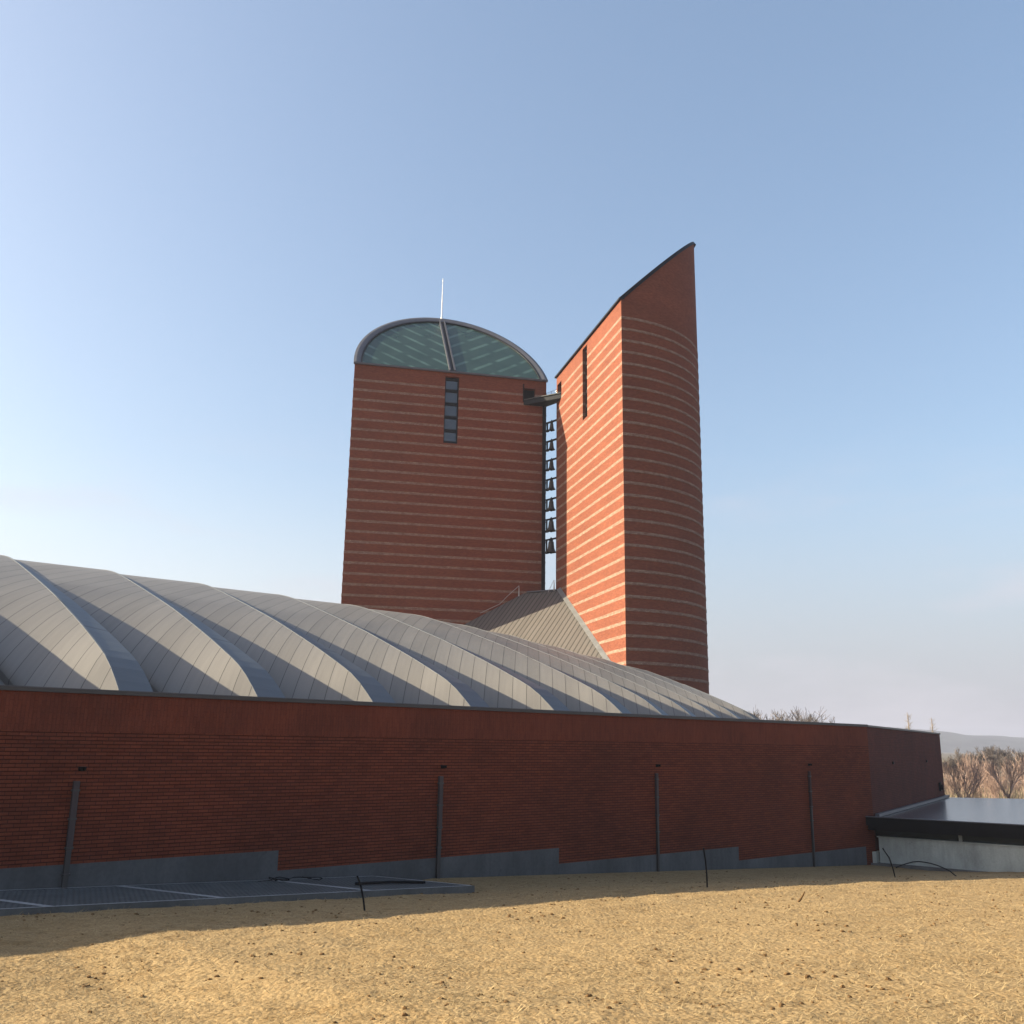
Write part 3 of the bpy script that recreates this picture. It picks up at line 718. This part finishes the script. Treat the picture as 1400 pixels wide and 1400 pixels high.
p = gpt(5.72, 19.9); rod('dead_twig', 'small forked dead twig sticking out of the sunlit sand', 'twig', [p, p+V((.05, 0, .05)), p+V((.12, .02, .14)), p+V((.15, .02, .20))], [.02, .022, .015, .006], 'clod')
random.seed(5)
b = MB(); pth = []
for i in range(30):
    t = i/29; pth.append(gp(4.4+1.3*t+.18*math.sin(9*t), .35+.22*math.sin(17*t)+.1*math.sin(31*t))+UP*(.02+.05*abs(math.sin(23*t))))
b.tube(pth, .009, 5)
tag(b.build('wire_scrap', M['black_plastic']), 'thin tangled dark wire lying on the back of the steel grating', 'wire')

# loose clods and straw of the bare slope: nobody could count them
random.seed(11)
b = MB()
def blob(p, r):
    n = 6; rows = []
    for zz, k in ((-.3, .7), (.25, 1.0), (.7, .55)):
        rows.append([p+V((math.cos(6.283*i/n)*r*k*random.uniform(.7, 1.25), math.sin(6.283*i/n)*r*k*random.uniform(.7, 1.25)*.8, zz*r*random.uniform(.7, 1.1))) for i in range(n)])
    b.grid(rows, close=True); b.face(rows[-1])
cnt = 0
while cnt < 3200:
    y = 7.5+26*random.random()**1.4; x = random.uniform(-.62, .60)*y; s, q = sq(x, y)
    if q < .3 or (s < 9.2 and q < 2.55) or s > 31: continue
    if noise.noise(V((x, y, 0))*.7) < random.uniform(-.2, .45): continue
    r = .009+.030*random.random()**5
    blob(gpt(x, y), r); cnt += 1
tag(b.build('clods', M['clod']), 'scattered small dark clods on the bare sandy slope', 'clods', kind='stuff')
b = MB(); cnt = 0
while cnt < 55000:
    y = 7.3+24*random.random()**1.5; x = random.uniform(-.62, .60)*y; s, q = sq(x, y)
    if q < .3 or (s < 9.2 and q < 2.55) or s > 31: continue
    if noise.noise(V((x*.6, y, 2))*.9) < random.uniform(-.7, .4): continue
    p = gpt(x, y); a = random.uniform(0, 6.283); L = random.uniform(.03, .11); d = V((math.cos(a), math.sin(a), random.uniform(0, .55)))*L; w = V((-math.sin(a), math.cos(a), 0))*random.uniform(.0025, .005)
    b.face([p-w, p+w, p+d+w*.4, p+d-w*.4]); cnt += 1
tag(b.build('straw', M['straw']), 'matted dry straw on the bare sandy slope', 'straw', kind='stuff')

# ------------------------------------------------------------------ behind: bare trees, scrub, hill
def branch(b, p, d, L, r, lvl, rng, spread=.55, upb=.25, kids=(3, 4), thin=.012):
    n = 3; pts = [p]; rr = [r]
    dd = d.copy()
    for i in range(n):
        dd = (dd+V((rng.uniform(-1, 1), rng.uniform(-1, 1), rng.uniform(-.4, 1)*upb+upb*.3))*.16).normalized()
        pts.append(pts[-1]+dd*(L/n)); rr.append(max(thin, r*(1-.45*(i+1)/n)))
    b.tube(pts, rr, 5 if lvl > 2 else 3, cap=False)
    if lvl == 0: return
    for k in range(rng.randint(*kids)):
        t = rng.uniform(.35, 1.0); i = min(int(t*n), n-1); f = t*n-i; q = pts[i]*(1-f)+pts[i+1]*f
        nd = (dd+V((rng.uniform(-1, 1), rng.uniform(-1, 1), rng.uniform(-.5, 1)))*spread*1.3+V((0, 0, upb*.4))).normalized()
        branch(b, q, nd, L*rng.uniform(.55, .78), max(thin, r*rng.uniform(.42, .6)), lvl-1, rng, spread, upb, kids, thin)
    branch(b, pts[-1], (dd+V((rng.uniform(-.3, .3), rng.uniform(-.3, .3), 0))).normalized(), L*.72, max(thin, r*.55), lvl-1, rng, spread, upb, kids, thin)
def bare_tree(lab, x, y, h, seed, spread=.6, mat='bark', trunk=.3, lvl=5, group='bare trees behind the hall'):
    rng = random.Random(seed); z = ground_z(x, y)-.1
    t = thing('bare_tree', lab, 'tree', (x, y, z), group)
    b = MB(); P = V((x, y, z)); top = P+V((rng.uniform(-.2, .2), 0, h*trunk)); b.tube([P, (P+top)/2+V((.08, 0, 0)), top], [h*.03, h*.025, h*.02], 8)
    b.build('trunk', M[mat], t)
    b = MB()
    for k in range(5):
        a = 6.283*k/5+rng.random(); d = V((math.cos(a)*spread, math.sin(a)*spread, 1.0)).normalized()
        branch(b, top-V((0, 0, h*.06*rng.random())), d, h*.27, h*.011, lvl-1, rng, spread, .3, (3, 5) if lvl > 4 else (2, 4), .018 if lvl > 4 else .011)
    zt = max(q[2] for q in b.v); zc = top.z-h*.07; k = (z+h-zc)/(zt-zc)
    b.v = [(q[0], q[1], zc+(q[2]-zc)*k if q[2] > zc else q[2]) for q in b.v]
    b.build('crown', M[mat], t)
    return t
def px(u, v, dist):   # a point on the view line of the layout sketch, used for the far planting only
    c = _f+_r*((u-700)/1300)+_u*((700-v)/1300); c = c*(dist/c.y); return c
for lab, u, top, D, sd, sp in (('bare grey tree half hidden behind the tip of the metal roof', 1003, 968, 112, 3, .9), ('bushy bare tree just right of the roof tip, above the brick wall', 1040, 966, 118, 4, 1.1), ('round-crowned bare tree standing alone above the brick wall', 1077, 967, 116, 8, 1.1), ('low faint bare tree, rightmost above the brick wall', 1111, 981, 125, 13, 1.2)):
    p = px(u, top, D); h = (p.z-ground_z(p.x, p.y))*1.03; bare_tree(lab, p.x, p.y, h, sd, sp)
for k, (u, top, D, sd) in enumerate(((1300, 1030, 128, 41), (1322, 1020, 140, 42), (1341, 1034, 122, 43), (1360, 1016, 150, 44), (1383, 1028, 132, 45), (1399, 1020, 118, 46))):
    p = px(u, top, D); bare_tree('hazy grey bare tree in the wood far beyond the annex roof', p.x, p.y, p.z-ground_z(p.x, p.y), sd, 1.0, group='bare trees in the wood beyond the annex')
def pole_tree(lab, u, top, D, seed):
    p = px(u, top, D); z = ground_z(p.x, p.y)-.1; rng = random.Random(seed)
    t = thing('larch_tree', lab, 'tree', (p.x, p.y, z), 'slender sapling trees above the wall end')
    h = p.z-z; b = MB(); b.tube([(p.x, p.y, z), (p.x+.1, p.y, z+h*.6), (p.x, p.y, z+h)], [.12, .075, .02], 6); b.build('trunk', M['pale_bark'], t)
    b = MB()
    for k in range(46):
        zz = z+h*(.45+.52*k/46); a = rng.uniform(0, 6.283); L = (1.05-.85*k/46)*rng.uniform(.5, 1.0)
        d = V((math.cos(a), math.sin(a), rng.uniform(.3, 1.0))); q = V((p.x+.05, p.y, zz)); b.tube([q, q+d*L*.5, q+d*L+V((0, 0, .1))], [.016, .012, .008], 3, cap=False)
        for m in range(3):
            qq = q+d*L*rng.uniform(.3, .9); b.tube([qq, qq+V((rng.uniform(-.3, .3), rng.uniform(-.3, .3), rng.uniform(.05, .35)))], .008, 3, cap=False)
    b.build('crown', M['pale_bark'], t)
pole_tree('slender leafless sapling, taller one poking above the wall end', 1240, 974, 92, 21)
pole_tree('slender leafless sapling nearest the right corner of the wall', 1273, 981, 95, 22)

rng = random.Random(77)
def scrub_mesh(seed, h, n, mat):
    rr = random.Random(seed); b = MB()
    for k in range(n):
        a = rr.uniform(0, 6.283); d = V((math.cos(a)*.45*rr.random(), math.sin(a)*.45*rr.random(), 1)).normalized()
        branch(b, V((rr.uniform(-.6, .6), rr.uniform(-.6, .6), 0)), d, h*.45, .016, 3, rr, .55, .4, (2, 3), .008)
    return b
protos = []
for i in range(3):
    o = scrub_mesh(100+i, 3.4, 5, 'pink_twig').build('bare_shrub', M['pink_twig']); protos.append(o)
    tag(o, 'pinkish leafless shrub in the thicket beyond the annex roof', 'shrub', 'leafless shrubs beyond the annex')
spots = []
for k in range(22):
    u = 1292+ (k*37 % 118); D = 78+rng.uniform(0, 34); spots.append((u, D))
for i, (u, D) in enumerate(spots):
    p = px(u, 1060, D); o = protos[i] if i < 3 else protos[i % 3].copy()
    if i >= 3: COL.objects.link(o)
    o.location = (p.x, p.y, ground_z(p.x, p.y)-.05); o.rotation_euler = (0, 0, rng.uniform(0, 6.28)); s = rng.uniform(.75, 1.15); o.scale = (s, s, s*rng.uniform(.85, 1.1))
p = px(1316, 1030, 74); bare_tree('forked young tree with reddish twigs just beyond the annex roof', p.x, p.y, p.z-ground_z(p.x, p.y), 31, .7, 'pink_twig', .25, 4, 'young trees beyond the annex')
p = px(1372, 1022, 80); bare_tree('young tree with reddish twigs farther right beyond the annex roof', p.x, p.y, p.z-ground_z(p.x, p.y), 35, .7, 'pink_twig', .3, 4, 'young trees beyond the annex')
b = MB(); rng = random.Random(9)
for k in range(5200):
    u = rng.uniform(1270, 1440); D = rng.uniform(66, 130); p = px(u, 1080, D); z = ground_z(p.x, p.y); a = rng.uniform(0, 6.283); L = rng.uniform(.25, .8)
    w = V((math.cos(a), math.sin(a), 0))*.035; q = V((p.x, p.y, z)); b.face([q-w, q+w, q+V((rng.uniform(-.25, .25), rng.uniform(-.25, .25), L))])
tag(b.build('dry_grass', M['dry_grass']), 'pale dry grass on the flat ground beyond the annex', 'grass', kind='stuff')

# distant hill
b = MB(); rows = []
nx, ny = 200, 24
for j in range(ny+1):
    y = 1700+900*j/ny; r_ = []
    for i in range(nx+1):
        x = -900+2500*i/nx
        t = j/ny; prof = math.sin(math.pi*min(1, t*1.02))**.8 if t < .99 else 0
        az = x/980*1300+700   # rough bearing
        ridge = float(np.interp(x, [-900, 0, 400, 700, 850, 960, 1080, 1250, 1600], [26, 34, 42, 50, 46, 32, 24, 20, 16]))
        z = -6+(ridge+5+noise.noise(V((x, y, 0))*.006)*8+noise.noise(V((x, y, 0))*.03)*3.5)*max(0, prof)
        r_.append((x, y, z))
    rows.append(r_)
b.grid(rows); tag(b.build('hills', M['hill'], smooth=True), kind='structure')

# ------------------------------------------------------------------ haze: one closed box of thin pale air
hz = NG('haze'); hz.t.nodes.remove(hz.b)
pv = hz.n('ShaderNodeVolumePrincipled'); pv.inputs['Color'].default_value = (0.51, 0.53, 0.67, 1); pv.inputs['Density'].default_value = 0.00038; pv.inputs['Anisotropy'].default_value = 0.1
hz.l(pv.outputs[0], hz.t.nodes['Material Output'].inputs['Volume'])
b = MB(); b.box((0, 0, 33.0), V((3400, 0, 0)), V((0, 3400, 0)), V((0, 0, 44.0)))
tag(b.build('haze', hz.mat), kind='stuff')
